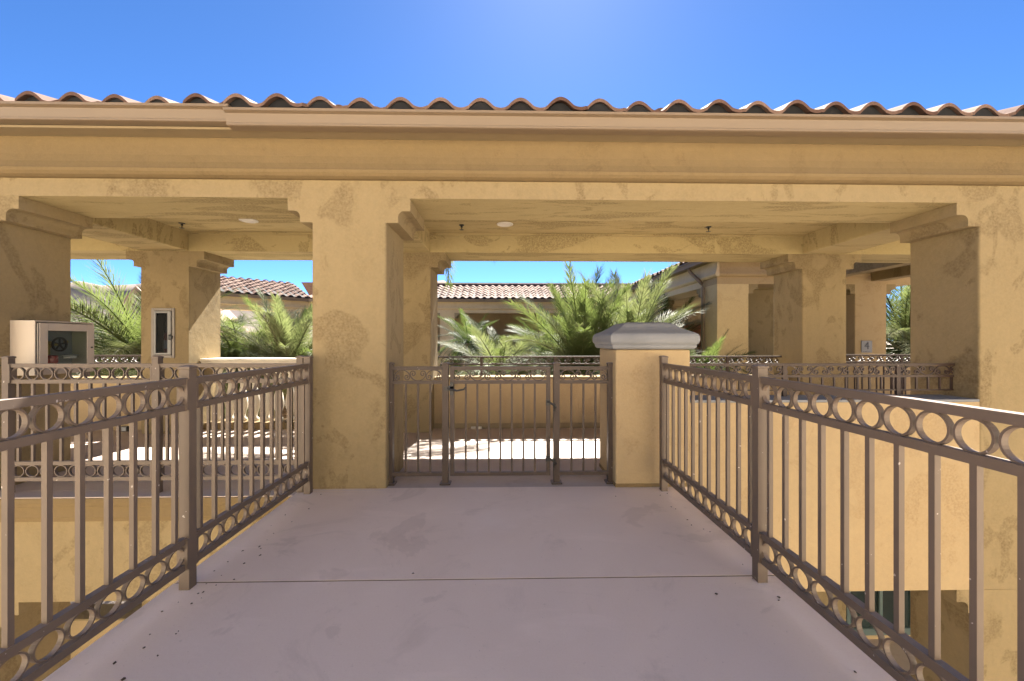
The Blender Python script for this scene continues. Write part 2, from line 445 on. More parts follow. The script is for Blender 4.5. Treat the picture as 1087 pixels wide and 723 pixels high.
for dz in (0, -3.3):
    for i, (x0, x1) in enumerate(GRID):
        lowest = -.001 if dz == 0 else -.06
        zb0 = -.197 if (dz == 0 and i >= 3) else 0
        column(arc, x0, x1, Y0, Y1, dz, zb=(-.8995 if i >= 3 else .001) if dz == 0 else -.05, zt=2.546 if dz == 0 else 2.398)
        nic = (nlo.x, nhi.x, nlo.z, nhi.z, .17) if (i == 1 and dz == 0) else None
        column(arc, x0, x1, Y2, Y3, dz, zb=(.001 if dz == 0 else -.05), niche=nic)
# beams
edges = [XA] + [v for g_ in GRID for v in g_] + [XB]
for k in range(0, len(edges), 2):
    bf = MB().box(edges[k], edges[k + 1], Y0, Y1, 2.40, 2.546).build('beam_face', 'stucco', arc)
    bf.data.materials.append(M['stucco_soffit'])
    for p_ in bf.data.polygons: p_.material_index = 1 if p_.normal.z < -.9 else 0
TOPF = [(-.61, 2.5465), (0, 2.5465)] + FRIEZE[3:12] + [(-.61, 2.865)]
MB().sweep(TOPF, (XA, Y0), (XB, Y0), (0, -1)).build('frieze', 'stucco_trim', arc)
MB().sweep([(-.61, -.9), (0, -.9), (0, -.2), (-.61, -.2)], (XA, Y0), (1.570, Y0), (0, -1)).build('lower_beam', 'stucco', arc)  # darker stucco copy, offsets light bounced up from the ground
MB().box(1.571, XB, Y0 + .301, Y1, -.9, -.2).build('lower_beam', 'stucco_wall', arc)
for dz in (0, -3.3):
    f = FRIEZE if dz == 0 else [(-.61, 2.40), (0, 2.40), (0, 3.10), (-.61, 3.10)]
    m = MB(); m.sweep(shift(f, 0, dz), (XA, Y3), (XB, Y3), (0, 1)); m.build('rear_beam', 'stucco_soffit' if dz == 0 else 'stucco_wall', arc)
    for x0, x1 in GRID:
        m = MB(); m.box(x0 + .004, x1 - .004, Y1 - .01, Y2 + .01, 2.403 + dz, 2.75 + dz); m.build('cross_beam', 'stucco_soffit', arc, bevel=.012)
    m = MB(); m.box(XA, XB, Y1 - .02, Y2 + .02, 2.65 + dz, 2.74 + dz); m.build('ceiling', 'stucco_soffit', arc)
    m = MB(); m.box(XA, XB, Y1 + .001, Y1 + .03, 2.617 + dz, 2.648 + dz); m.box(XA, XB, Y2 - .03, Y2 - .001, 2.625 + dz, 2.648 + dz); m.build('ceiling_trim', 'stucco_soffit', arc)
# floor slab
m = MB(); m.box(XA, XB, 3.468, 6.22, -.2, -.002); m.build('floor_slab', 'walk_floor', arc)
m = MB(); m.box(XA, XL - .003, 3.31, 3.466, -.05, -.010); m.build('floor_nosing', 'stucco_trim', arc, bevel=.004)
m = MB(); m.box(XA, XL - .003, 3.318, 3.466, -.0095, -.002); m.build('floor_edge', 'walk_floor', arc)
m = MB(); m.box(XA, -1.72, 3.335, 3.464, -.088, -.052); m.box(XA, -1.72, 3.365, 3.464, -.185, -.09); m.box(XA, -1.72, 3.40, 3.464, -.23, -.187)
m.build('slab_moulding', 'stucco_trim', arc, bevel=.006)
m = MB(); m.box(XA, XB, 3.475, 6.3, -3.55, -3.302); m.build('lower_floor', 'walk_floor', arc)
# parapets
for a, b in ((1.571, 4.0655), (4.6745, 8.4505)):
    pw = MB().box(a, b, Y0, Y0 + .30, -.90, .70).build('front_parapet', 'stucco_wall', arc)
    MB().box(a + .002, b - .002, Y0 - .004, Y0 + .32, .701, .724).build('cap', 'stone_cap', pw, bevel=.005)
for dz in (0, -3.3):
    spans = [(-.965, 4.064), (-7.319, -4.746), (XA, -7.931)] + ([] if dz == 0 else [(-4.129, -1.576)])
    for a, b in spans:
        pw = MB().box(a, b, 5.80, 6.10, -.1 + dz, .69 + dz).build('rear_parapet', 'stucco_wall', arc, bevel=.01)
        MB().box(a + .001, b - .001, 5.79, 6.13, .691 + dz, .715 + dz).build('cap', 'stucco', pw, bevel=.006)
m = MB(); m.box(-.96, 4.06, 5.785, 5.799, .0, .07); m.build('skirting', 'soffit_board', arc)
# balustrade in the left rear bay
bal = MB(); bal.box(-4.128, -1.577, 5.80, 6.10, -.1, .09); bo = bal.build('balustrade', 'stucco_trim', arc, bevel=.01)
m = MB(); m.sweep([(-.17, .91), (-.19, .905), (-.2, .93), (-.22, .945), (-.22, .975), (.22, .975), (.22, .945), (.2, .93), (.19, .905), (.17, .91), (.15, .86), (-.15, .86)], (-4.127, 5.95), (-1.578, 5.95), (0, 1)); m.build('cap', 'stone_pale', bo, bevel=.004)
bm_ = MB().lathe([(.055, .09), (.055, .13), (.03, .15), (.036, .19), (.065, .29), (.07, .35), (.055, .45), (.033, .56), (.028, .66), (.036, .72), (.028, .74), (.045, .78), (.055, .80), (.055, .861)], seg=14).mesh('baluster', 'stone_pale', True)
for k in range(15): put(bm_, 'baluster', bo, (-4.02 + k * .168, 5.95, 0))
# lower storey: window wall in the right bay
m = MB(); m.box(.2, 9.5, 6.16, 6.3, -3.3, -.52); m.build('lower_wall', 'stucco_wall', arc)
for k, x in enumerate((3.9, 5.15, 6.4)):
    m = MB()
    for a, b, c, d in ((x, x + .06, -3.2, -.98), (x + .99, x + 1.05, -3.2, -.98), (x + .06, x + .99, -1.04, -.98), (x + .06, x + .99, -3.2, -3.1), (x + .06, x + .99, -2.0, -1.94), (x + .50, x + .55, -3.1, -2.0), (x + .50, x + .55, -1.94, -1.04)):
        m.box(a, b, 6.10, 6.158, c, d)
    wf = m.build('window', 'teal_frame', arc)
    m = MB(); m.box(x + .05, x + 1.0, 6.125, 6.135, -3.15, -1.0); m.build('pane', 'window_glass', wf)
# eaves and roof
SL = .37; ZE = 2.978; YE = 3.165; YR = 6.97; YM = (YE + YR) / 2
m = MB(); m.box(XA, XB, 3.262, 3.401, 2.862, 2.88); m.box(XA, XB, 6.20, 6.79, 2.862, 2.88); m.build('soffit', 'soffit_board', arc)
XJ = -2.09
m = MB(); m.sweep(shift(GUTTER, 0, 0), (XJ, Y0), (XB, Y0), (0, -1)); m.build('gutter', 'gutter_paint', arc)
m = MB(); m.sweep(shift(GUTTER, -.012, .032), (XA, Y0), (XJ + .03, Y0), (0, -1)); m.build('gutter', 'gutter_paint', arc)
m = MB(); m.sweep(shift(GUTTER, .49, 0), (XA, Y3), (XB, Y3), (0, 1)); m.build('gutter', 'gutter_paint', arc)
m = MB(); tp = []
for k in range(int(round((XB - XA + .13) / PITCH)) - 1):
    for s_, h_ in tile_prof(14): tp.append((XA - .13 + (k + s_) * PITCH, ZE + .028 + h_ - .022 + SL * .03))
fr = [[m.bm.verts.new((x, y, z)) for x, z in tp] for y in (3.196, 3.216)]; lo2 = [[m.bm.verts.new((x, y, 2.969)) for x, z in tp] for y in (3.196, 3.216)]
for k in range(len(tp) - 1):
    m.bm.faces.new((lo2[0][k], lo2[0][k + 1], fr[0][k + 1], fr[0][k])); m.bm.faces.new((lo2[1][k], fr[1][k], fr[1][k + 1], lo2[1][k + 1])); m.bm.faces.new((fr[0][k], fr[0][k + 1], fr[1][k + 1], fr[1][k]))
m.build('bird_stop', 'dark_felt', arc)
m = MB(); m.sweep([(.02, 2.975), (.06, 2.975), (1.88, 3.64), (1.88, 3.62)], (XA, 3.2), (XB, 3.2), (0, 1)); m.sweep([(.02, 2.975), (.06, 2.975), (1.88, 3.64), (1.88, 3.62)], (XA, 6.94), (XB, 6.94), (0, -1)); m.build('roof_deck', 'dark_felt', arc)
rf = tile_roof('roof', arc, (XA - .13, YE), (XB, YE), (0, 1), ZE, SL, YM - YE, sub=14)
tile_roof('roof', arc, (XB, YR), (XA, YR), (0, -1), ZE, SL, YM - YE, sub=6)
ridge('ridge_cap', arc, (XA, YM, ZE + SL * (YM - YE) + .02), (XB, YM, ZE + SL * (YM - YE) + .02))
for x in (XA + .05, XB - .05):
    m = MB(); bm = m.bm
    q = [(3.3, 2.86), (6.85, 2.86), (6.85, 2.98), (YM, 3.62), (3.3, 2.98)]
    A = [bm.verts.new((x - .04, y, z)) for y, z in q]; B = [bm.verts.new((x + .04, y, z)) for y, z in q]
    bm.faces.new(A); bm.faces.new(B)
    for k in range(5): bm.faces.new((A[k], A[(k + 1) % 5], B[(k + 1) % 5], B[k]))
    m.build('gable_wall', 'stucco_wall', arc)

# ================================================================== GATE PIER
pier = thing('gate_pier', 'square tan stucco pier with a moulded grey stone cap right of the gate', 'pier', (1.255, 3.73, 0))
m = MB(); m.box(-.315, .315, -.29, .29, 0, 1.15); m.build('shaft', 'stucco_wall', pier, bevel=.015)
m = MB(); m.box(-.318, .318, -.294, .294, .001, .03); m.build('base_band', 'stucco_trim', pier)  # thin, slightly darker band round the pier foot
pts = [(-.02, 1.152), (.02, 1.152), (.035, 1.165), (.04, 1.185), (.036, 1.190), (.047, 1.198), (.054, 1.213), (.057, 1.238), (.055, 1.26), (.047, 1.278), (.030, 1.291), (.015, 1.297), (-.03, 1.318), (-.07, 1.342), (-.10, 1.366), (-.125, 1.378), (-.16, 1.384)]
m = MB(); m.square(pts, 0, 0, .315, .29); m.build('cap', 'stone_cap', pier, bevel=.012, seg=3)

# ================================================================== RAILINGS
def rect_bar(L, wd, h, name, m):
    mb = MB(); mb.box(0, L, -wd / 2, wd / 2, -h / 2, h / 2); return mb.mesh(name, m)
def ring_mesh(name, m, ro=.0515, ri=.0448, dep=.019, seg=28):
    mb = MB(); bm = mb.bm; R4 = []
    for k in range(seg):
        a = 2 * math.pi * k / seg
        R4.append([bm.verts.new((r * math.cos(a), y, r * math.sin(a))) for r, y in ((ri, -dep / 2), (ro, -dep / 2), (ro, dep / 2), (ri, dep / 2))])
    for k in range(seg):
        A, B = R4[k], R4[(k + 1) % seg]
        for j in range(4): bm.faces.new((A[j], A[(j + 1) % 4], B[(j + 1) % 4], B[j]))
    return mb.mesh(name, m)
def post_mesh(name, m, h, wd=.05):
    mb = MB(); hw = wd / 2
    mb.square([(0, 0), (0, h - .018), (.004, h - .016), (.004, h - .006), (-hw * .35, h), (-hw * .8, h + .002)], 0, 0, hw, hw); return mb.mesh(name, m)
RING = ring_mesh('ring', 'rail_brown'); POST = post_mesh('post', 'rail_brown', 1.10)
BALU = MB().box(-.0095, .0095, -.0095, .0095, .258, .882).mesh('baluster', 'rail_brown')
BRK = MB().box(0, .012, -.026, .026, -.075, .075).mesh('bracket', 'rail_brown')
def ring_railing(label, a, b, posts, cat='railing', group=None, base=0):
    a = Vector(a); b = Vector(b); d = b - a; L = d.length
    t = thing('railing', label, cat, (a.x, a.y, base), math.atan2(d.y, d.x), group)
    for p in posts: put(POST, 'post', t, (p, 0, .001))
    for p, q in zip(posts, posts[1:]):
        x0, x1 = p + .025, q - .025; L_ = x1 - x0
        for z, nm in ((1.025, 'top_rail'), (.897, 'rail'), (.245, 'rail'), (.118, 'bottom_rail')):
            put(rect_bar(L_, .038 if z > 1 else .03, .03, nm, 'rail_brown'), nm, t, (x0, 0, z))
        n = int(L_ / .1075); pit = L_ / n
        for k in range(n):
            x = x0 + (k + .5) * pit
            put(RING, 'ring', t, (x, 0, .961)); put(RING, 'ring', t, (x, 0, .181)).scale = (1, 1, .93)
            put(BALU, 'baluster', t, (x + random.uniform(-.002, .002), 0, 0))
        for xx in (x0, x1 - .012):
            put(BRK, 'bracket', t, (xx, 0, .961)); put(BRK, 'bracket', t, (xx, 0, .181))
    return t
XRL, XRR = -1.563, 1.312
ring_railing('brown steel ring railing along the left bridge edge, from foreground to wide column', (XRL, 3.36), (XRL, -6.9), [0.0, 1.27, 2.54, 3.81, 5.08, 6.35, 7.62, 8.89], group='ring railings of the bridge')
ring_railing('brown steel ring railing along the right bridge edge, from foreground to stone capped pier', (XRR, 3.36), (XRR, -6.9), [0.0, 1.27, 2.54, 3.81, 5.08, 6.35, 7.62, 8.89], group='ring railings of the bridge')
p1 = at(9, 450, 3.40).x; p2 = at(167, 450, 3.40).x
ring_railing('brown steel ring railing across the left bay, in front of the balustrade and cream cabinet', (p1, 3.40), (-1.64, 3.40), [0, p2 - p1, -1.64 - p1])

# scroll ironwork
def scroll_mesh(name, m, a=.068, H=.085, r0=.026, th=.0085, dep=.012):
    half = []
    z0 = .030
    for k in range(9):
        t = math.pi / 2 * k / 8; half.append((a * math.sin(t), z0 + (H - z0) * math.cos(t)))
    for k in range(1, 27):
        f = k / 26; ang = -2 * math.pi * 1.25 * f; r = r0 * (1 - f) + .005 * f
        half.append((a - r0 + r * math.cos(ang), z0 + r * math.sin(ang)))
    pts = [(-x, z) for x, z in half[::-1]] + half[1:]
    mb = MB(); mb.ribbon(pts, th, dep); return mb.mesh(name, m)
SCR = {k: scroll_mesh('scroll', k) for k in ('gate_brown', 'iron_dark', 'iron_rust')}
def scroll_band(t, x0, x1, zlo, zhi, m):
    n = max(1, int(round((x1 - x0) / .14))); pit = (x1 - x0) / n; h = zhi - zlo
    for k in range(n):
        x = x0 + (k + .5) * pit
        o = put(SCR[m], 'scroll', t, (x, 0, zlo if k % 2 == 0 else zhi), (0 if k % 2 == 0 else math.pi, 0, 0))
        o.scale = (pit / .14, 1, h / .085)
def fence_panel(parent, x0, x1, zt, zb, m='gate_brown', stile=False, n=3):
    """scroll panel: frame rails between x0 and x1"""
    L = x1 - x0
    put(rect_bar(L, .03, .03, 'top_rail', m), 'top_rail', parent, (x0, 0, zt - .015))
    put(rect_bar(L, .03, .026, 'rail', m), 'rail', parent, (x0, 0, zt - .135))
    put(rect_bar(L, .03, .03, 'bottom_rail', m), 'bottom_rail', parent, (x0, 0, zb))
    scroll_band(parent, x0 + .004, x1 - .004, zt - .122, zt - .03, m)
    bl = MB().box(-.008, .008, -.008, .008, zb + .015, zt - .148).mesh('baluster', m)
    for k in range(n): put(bl, 'baluster', parent, (x0 + (k + 1) * L / (n + 1), 0, 0))
YG = 3.56
P = [at(px, 400, YG).x for px in (414.5, 473, 590.5, 648)]
gp = post_mesh('post', 'gate_brown', 1.035, .052)
FL = MB().box(-.045, .045, -.045, .045, 0, .012).mesh('foot_plate', 'gate_brown')
def gate_side(label, xa, xb, n):
    t = thing('fence_panel', label, 'fence', (xa, YG, 0), 0, 'fixed iron fence panels beside the gate')
    for x in (0, xb - xa):
        put(gp, 'post', t, (x, 0, .001)); put(FL, 'foot_plate', t, (x, 0, .001))
    fence_panel(t, .026, xb - xa - .026, 1.003, .085, n=n); return t
gate_side('narrow brown iron fence panel between the wide column and the gate latch', P[0], P[1], 3)
gate_side('narrow brown iron fence panel between the gate hinges and the stone capped pier', P[2], P[3], 3)
ga = at(478, 400, YG).x; gb = at(584, 400, YG).x
gate = thing('gate', 'brown iron pedestrian gate with a scroll band, closed at the end of the bridge', 'gate', (ga, YG, 0))
st = MB().box(-.017, .017, -.017, .017, .07, 1.003).mesh('stile', 'gate_brown')
put(st, 'stile', gate, (.017, 0, 0)); put(st, 'stile', gate, (gb - ga - .017, 0, 0))
fence_panel(gate, .034, gb - ga - .034, 1.003, .085, n=7)
m = MB(); m.box(-.05, .03, -.03, .02, .80, .835); m.tube([(-.02, -.035, .82), (.06, -.05, .80), (.12, -.05, .812), (.14, -.05, .835)], .008); m.box(.0, .03, -.03, -.018, .76, .87); m.build('latch', 'black_paint', gate)
for z in (.67, .19):
    m = MB(); m.tube([(gb - ga - .03, -.022, z + .03), (gb - ga - .01, -.03, z + .03), (gb - ga + .03, -.03, z), (gb - ga + .05, -.02, z - .02)], .009); m.box(gb - ga - .04, gb - ga + .0, -.024, -.017, z, z + .05); m.box(gb - ga + .022, gb - ga + .045, -.026, -.018, z - .05, z + .02); m.build('hinge', 'black_paint', gate)

def parapet_rail(label, a, b, zb, zt, m, posts, balus=True, low=True):
    a = Vector(a); b = Vector(b); d = b - a; L = d.length
    t = thing('iron_railing', label, 'railing', (a.x, a.y, zb), math.atan2(d.y, d.x), 'scroll railings on the parapets')
    h = zt - zb
    put(rect_bar(L, .035, .022, 'top_rail', m), 'top_rail', t, (0, 0, h - .011))
    put(rect_bar(L - .06, .02, .02, 'rail', m), 'rail', t, (.03, 0, h - .115))
    scroll_band(t, .04, L - .04, h - .105, h - .022, m)
    if low:
        put(rect_bar(L - .06, .014, .012, 'bottom_rail', m), 'bottom_rail', t, (.03, 0, .055))
        bl = MB().box(-.007, .007, -.007, .007, .06, h - .124).mesh('baluster', m)
        n = int(L / .108)
        for k in range(n): put(bl, 'baluster', t, (.06 + k * (L - .12) / max(1, n - 1), 0, 0))
    ps = MB().box(-.018, .018, -.012, .012, .001, h - .022).mesh('post', m)
    for p in posts: put(ps, 'post', t, (p, 0.0015, 0))
    return t
xa = 1.62; xb = at(1029, 390, 3.66).x
xp = at(953, 390, 3.66).x
parapet_rail('rust brown scroll railing on the grey parapet cap between the pier and the right column', (xa, 3.66), (xb, 3.66), .725, 1.020, 'iron_rust', [.9, xp - xa])
parapet_rail('dark iron scroll railing on the far parapet, seen over the top of the gate', (-.93, 5.97), (at(829, 380, 5.97).x, 5.97), .716, 1.0, 'iron_dark', [.62, 1.68, 3.1, 4.2], low=False)
parapet_rail('dark iron scroll railing on the far parapet, behind the cream hose cabinet', (-7.3, 5.97), (-4.76, 5.97), .716, 1.02, 'iron_rust', [.5, 1.45, 2.2], low=False)
parapet_rail('dark scroll railing on the storey below, glimpsed under the left ring railing', (-4.12, 5.97), (-1.6, 5.97), -2.584, -2.25, 'iron_dark', [.6, 1.9], low=False)
parapet_rail('dark scroll railing on the storey below at the far left', (-7.3, 5.97), (-4.76, 5.97), -2.584, -2.25, 'iron_dark', [.5, 1.5], low=False)

# ================================================================== SERVICES ON THE WALLS
cab = thing('fire_hose_cabinet', 'cream metal fire hose cabinet with a glass door on the far left column', 'cabinet', (-4.129, 3.56, .93))
W_, D_, H_ = .50, .205, .465       # along Y, along X, up
m = MB(); m.box(0, .01, 0, W_, 0, H_); m.box(.0101, D_, 0, .012, 0, H_); m.box(.0101, D_, W_ - .012, W_, 0, H_); m.box(.0101, D_, .0121, W_ - .0121, 0, .012); m.box(.0101, D_, .0121, W_ - .0121, H_ - .012, H_)
m.build('body', 'cabinet_cream', cab, bevel=.003)
m = MB(); m.box(.0102, .014, .0125, W_ - .0125, .0125, H_ - .0125); m.build('liner', 'cabinet_grey', cab)
m = MB()
m.box(D_ + .001, D_ + .018, .022, .085, .012, H_ - .02); m.box(D_ + .001, D_ + .018, W_ - .075, W_ - .012, .012, H_ - .02)
m.box(D_ + .001, D_ + .018, .0851, W_ - .0751, .012, .075); m.box(D_ + .001, D_ + .018, .0851, W_ - .0751, H_ - .085, H_ - .02)
dr = m.build('door', 'cabinet_cream', cab, bevel=.003)
m = MB(); m.box(D_ + .006, D_ + .009, .085, W_ - .075, .075, H_ - .085); m.build('pane', 'clear_pane', dr)
m = MB(); m.lathe([(.008, 0), (.008, .008)], (D_ + .018, W_ - .04, .23), 10, 'X'); m.build('lock', 'black_paint', dr)
m = MB(); m.lathe([(.006, 0), (.006, H_ - .04)], (D_ + .008, .016, .015), 8); m.build('hinge', 'steel_grey', dr)
vl = thing('hose_valve', 'brass hose valve with a black hand wheel inside the cream cabinet', 'valve', (-4.115, 3.76, 1.10))
m = MB(); m.lathe([(.05, 0), (.045, .03), (.03, .04), (.03, .10), (.012, .105), (.012, .16)], (0, 0, .09), 14, 'X'); m.lathe([(.032, -.06), (.032, .05), (.028, .06)], (.06, 0, .06), 14); m.build('body', 'brass', vl)
m = MB(); bm = m.bm
ring = []
for k in range(24):
    a = 2 * math.pi * k / 24; ring.append([bm.verts.new((.155 + .009 * math.cos(b), (.058 + .009 * math.sin(b)) * math.cos(a) + .03, (.058 + .009 * math.sin(b)) * math.sin(a) + .09)) for b in [math.pi * 2 * j / 6 for j in range(6)]])
for k in range(24):
    for j in range(6): bm.faces.new((ring[k][j], ring[k][(j + 1) % 6], ring[(k + 1) % 24][(j + 1) % 6], ring[(k + 1) % 24][j]))
for k in range(5):
    a = 2 * math.pi * k / 5 + .3; m.tube([(.155, .03, .09), (.155, .03 + .057 * math.cos(a), .09 + .057 * math.sin(a))], .007, 6)
m.build('hand_wheel', 'black_paint', vl)
m = MB(); m.lathe([(.03, 0), (.038, .01), (.038, .07), (.02, .075)], (.12, .0, -.08), 14); m.build('hose_cap', 'red_paint', vl)
tag(MB().box(-4.113, -4.110, 3.97, 4.01, 1.20, 1.225).build('sticker', 'brass'), 'small yellow instruction sticker on the back of the cream cabinet', 'sticker')
nz = MB(); nz.lathe([(.045, 0), (.045, .02), (.06, .03), (.02, .04)], (-4.04, 3.96, 1.06), 14); tag(nz.build('hose_coupling', 'white_plastic'), 'pale hose coupling lying in the right of the cream cabinet', 'coupling')

ec = thing('extinguisher_cabinet', 'narrow grey framed fire extinguisher cabinet set into the rear left column', 'cabinet', (nlo.x, Y2, nlo.z))
wx = nhi.x - nlo.x; hz = nhi.z - nlo.z
m = MB()
for a, b, c, d in ((-.035, .0, -.035, hz + .035), (wx, wx + .035, -.035, hz + .035), (.0001, wx - .0001, -.035, 0), (.0001, wx - .0001, hz, hz + .035)): m.box(a, b, -.012, -.001, c, d)
m.build('frame', 'steel_grey', ec, bevel=.003)
m = MB()
for a, b, c, d in ((.006, .03, .006, hz - .006), (wx - .05, wx - .006, .006, hz - .006), (.0301, wx - .0501, .006, .03), (.0301, wx - .0501, hz - .03, hz - .006)): m.box(a, b, -.02, .004, c, d)
dr = m.build('door', 'sign_grey', ec, bevel=.002)
m = MB(); m.box(.029, wx - .049, -.006, -.003, .029, hz - .029); m.build('pane', 'smoked_pane', dr)
m = MB(); m.box(wx - .03, wx - .012, -.034, -.02, .20, .27); m.box(wx - .012, wx + .012, -.034, -.014, .215, .25); m.build('handle', 'black_paint', dr)
m = MB(); m.box(.004, wx - .004, .16, .168, .004, hz - .004); m.box(.001, .004, .006, .16, .004, hz - .004); m.box(wx - .004, wx - .001, .006, .16, .004, hz - .004); m.build('liner', 'black_paint', ec)
fe = thing('fire_extinguisher', 'red fire extinguisher standing in the narrow grey cabinet', 'extinguisher', (nlo.x + wx * .55, Y2 + .08, nlo.z + .004))
m = MB(); m.lathe([(.05, 0), (.055, .01), (.055, .25), (.045, .285), (.02, .305), (.018, .33)], seg=18); m.build('cylinder', 'red_paint', fe, smooth=True)
m = MB(); m.lathe([(.056, .08), (.056, .19)], seg=18); m.build('paper_label', 'white_plastic', fe)
m = MB(); m.box(-.02, .02, -.05, .02, .33, .345); m.box(-.018, .018, -.06, .02, .36, .372); m.tube([(-.02, 0, .335), (-.06, -.01, .30), (-.065, -.01, .15), (-.062, -.01, .06)], .009); m.build('handle', 'black_paint', fe)

# recessed ceiling lights, sprinkler heads, outlets
def ceil_light(px, py, lab):
    Y = 440 * (2.65 - CAMZ) / (361.5 - py); p = at(px, py, Y)
    k = Y / p.y
    p = at(px, py, (2.648 - CAMZ) / ((361.5 - py) / 440) * (math.cos(PSI) - (px - 543.5) / 440 * math.sin(PSI)))
    t = thing('ceiling_light', lab, 'ceiling light', (p.x, p.y, 2.649), 0, 'recessed ceiling lights')
    put(MB().lathe([(.10, 0), (.10, -.006), (.085, -.012), (.075, -.004)], seg=28).mesh('trim', 'white_plastic'), 'trim', t)
    put(MB().lathe([(.074, -.0085), (.074, -.005)], seg=28).mesh('lens', 'white_plastic'), 'lens', t)
ceil_light(264, 234, 'round white recessed light in the ceiling of the left bay')
ceil_light(536, 238, 'round white recessed light in the ceiling above the gate')
def sprinkler(px, py, lab):
    dz_ = (2.648 - CAMZ) / ((361.5 - py) / 440); p = at(px, py, dz_ * (math.cos(PSI) - (px - 543.5) / 440 * math.sin(PSI)))
    t = thing('sprinkler_head', lab, 'sprinkler', (p.x, p.y, 2.649), 0, 'ceiling sprinkler heads')
    put(MB().lathe([(.035, 0), (.03, -.008), (.012, -.01), (.012, -.03)], seg=14).mesh('body', 'black_paint'), 'body', t)
    put(MB().lathe([(.004, -.03), (.004, -.055), (.028, -.057), (.028, -.06)], seg=14).mesh('deflector', 'black_paint'), 'deflector', t)
sprinkler(193, 237, 'dark sprinkler head hanging from the ceiling of the left bay')
sprinkler(490, 239, 'dark sprinkler head in the ceiling above the left end of the gate')
sprinkler(752, 241, 'dark sprinkler head in the ceiling above the pier')
for px, lab in ((502.5, 'left one of two pale outlet boxes low on the far wall behind the gate'), (509, 'right one of two pale outlet boxes low on the far wall behind the gate')):
    p = at(px, 456, 5.785)
    t = thing('outlet_box', lab, 'outlet', (p.x, 5.784, p.z), 0, 'pale outlet boxes behind the gate')
    m = MB(); m.box(-.032, .032, -.03, 0, -.045, .045); m.build('box', 'white_plastic', t, bevel=.005)
    m = MB(); m.box(-.022, .022, -.038, -.031, -.03, .03); m.build('lid', 'stone_pale', t, bevel=.003)
p = at(134, 455, Y2)
t = thing('outlet_box', 'small black outlet box low on the rear left column', 'outlet', (p.x, Y2 - .001, p.z))
m = MB(); m.box(-.04, .04, -.03, 0, -.035, .035); m.build('box', 'black_paint', t, bevel=.004)
m = MB(); m.box(-.03, .03, -.037, -.031, -.025, .025); m.build('lid', 'cabinet_grey', t, bevel=.003)

# ================================================================== FAR BUILDINGS
def arc_segment(parent, a, b, out, cols, eave=True, dzs=0, tile_sub=6, run=2.3, parapet=True, hip0=False, hip1=False, depth=.61):
    """one arcade front from a to b (2D face line), outward `out`; cols = distances of column starts"""
    a = Vector(a); b = Vector(b); out = Vector(out).normalized(); d = (b - a).normalized(); L = (b - a).length
    m = MB(); m.sweep(FRIEZE, a, b, out); m.build('beam', 'stucco_far', parent)
    m = MB(); m.sweep([(.05, 2.866), (.19, 2.866), (.19, 2.88), (.05, 2.88)], a, b, out); m.build('soffit', 'soffit_board', parent)
    m = MB(); m.sweep(GUTTER, a - d * (.27 if hip0 else 0), b + d * (.27 if hip1 else 0), out); m.build('gutter', 'gutter_paint', parent)
    tile_roof('roof', parent, a + out * .285 - d * (.28 if hip0 else 0), b + out * .285 + d * (.28 if hip1 else 0), -out, ZE, SL, run, tile_sub, hip0, hip1)
    m = MB(); m.sweep([(.25, 2.972), (.25, 3.02), (-run + .3, 2.95 + SL * (run - .0)), (-run + .3, 2.90 + SL * run - .05)], a, b, out)
    if not (hip0 or hip1): m.build('roof_deck', 'dark_felt', parent)
    cm = MB(); cm.box(0, .61, 0, depth, -3.4, 2.398); cme = cm.mesh('column', 'stucco_far')
    for s in cols:
        p = a + d * s
        c = put(cme, 'column', parent, (p.x, p.y, 0)); c.rotation_euler = (0, 0, math.atan2(d.y, d.x))
        if d.cross(-out) < 0: c.scale = (1, -1, 1)
        put(COR, 'corbel', c, (.608, .003, -.001)); put(COR, 'corbel', c, (.002, .605, -.001), (0, 0, math.pi))
    if parapet:
        m = MB(); m.sweep([(-.25, -3.4), (-.06, -3.4), (-.06, .70), (-.04, .701), (-.04, .725), (-.27, .725), (-.27, .701), (-.25, .70)], a, b, out); m.build('parapet', 'stucco_far', parent)

far = thing('far_arcade', 'tan arcade with a long tiled roof across the courtyard behind the palms', 'building')
FY = 17.7
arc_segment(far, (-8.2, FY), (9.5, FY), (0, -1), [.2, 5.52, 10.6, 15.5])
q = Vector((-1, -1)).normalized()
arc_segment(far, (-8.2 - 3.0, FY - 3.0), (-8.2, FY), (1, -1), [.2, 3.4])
m = MB(); m.box(-9, 10, FY + 3.4, FY + 3.6, -3.4, 2.9); m.build('back_wall', 'stucco_wall', far)
m = MB(); m.box(-9, 10, FY + .62, FY + 3.4, -.2, 0); m.box(-9, 10, FY + .62, FY + 3.4, 2.65, 2.75); m.build('floor_slab', 'walk_floor', far)
ridge('ridge_cap', far, (-8.5, FY - .285 + 2.3, ZE + SL * 2.3), (9.5, FY - .285 + 2.3, ZE + SL * 2.3))
m = MB(); bm = m.bm
A = [bm.verts.new(p) for p in ((-9.5, FY + 3.6, 2.9), (10, FY + 3.6, 2.9), (10, FY + 2.03, 3.97), (-9.5, FY + 2.03, 3.97))]; bm.faces.new(A); m.build('roof_back', 'roof_tile', far)
for x in (-6.4, -1.9, 4.2):
    m = MB(); m.box(x, x + 1.1, FY + 3.36, FY + 3.398, .0, 2.1); dd = m.build('door', 'door_wood', far)
rl = parapet_rail('dark scroll railing on the far arcade parapet beyond the palms', (-2.0, FY - .02 + .2), (2.2, FY + .18), .727, 1.02, 'iron_dark', [.05, 1.4, 2.8, 4.1], low=True)

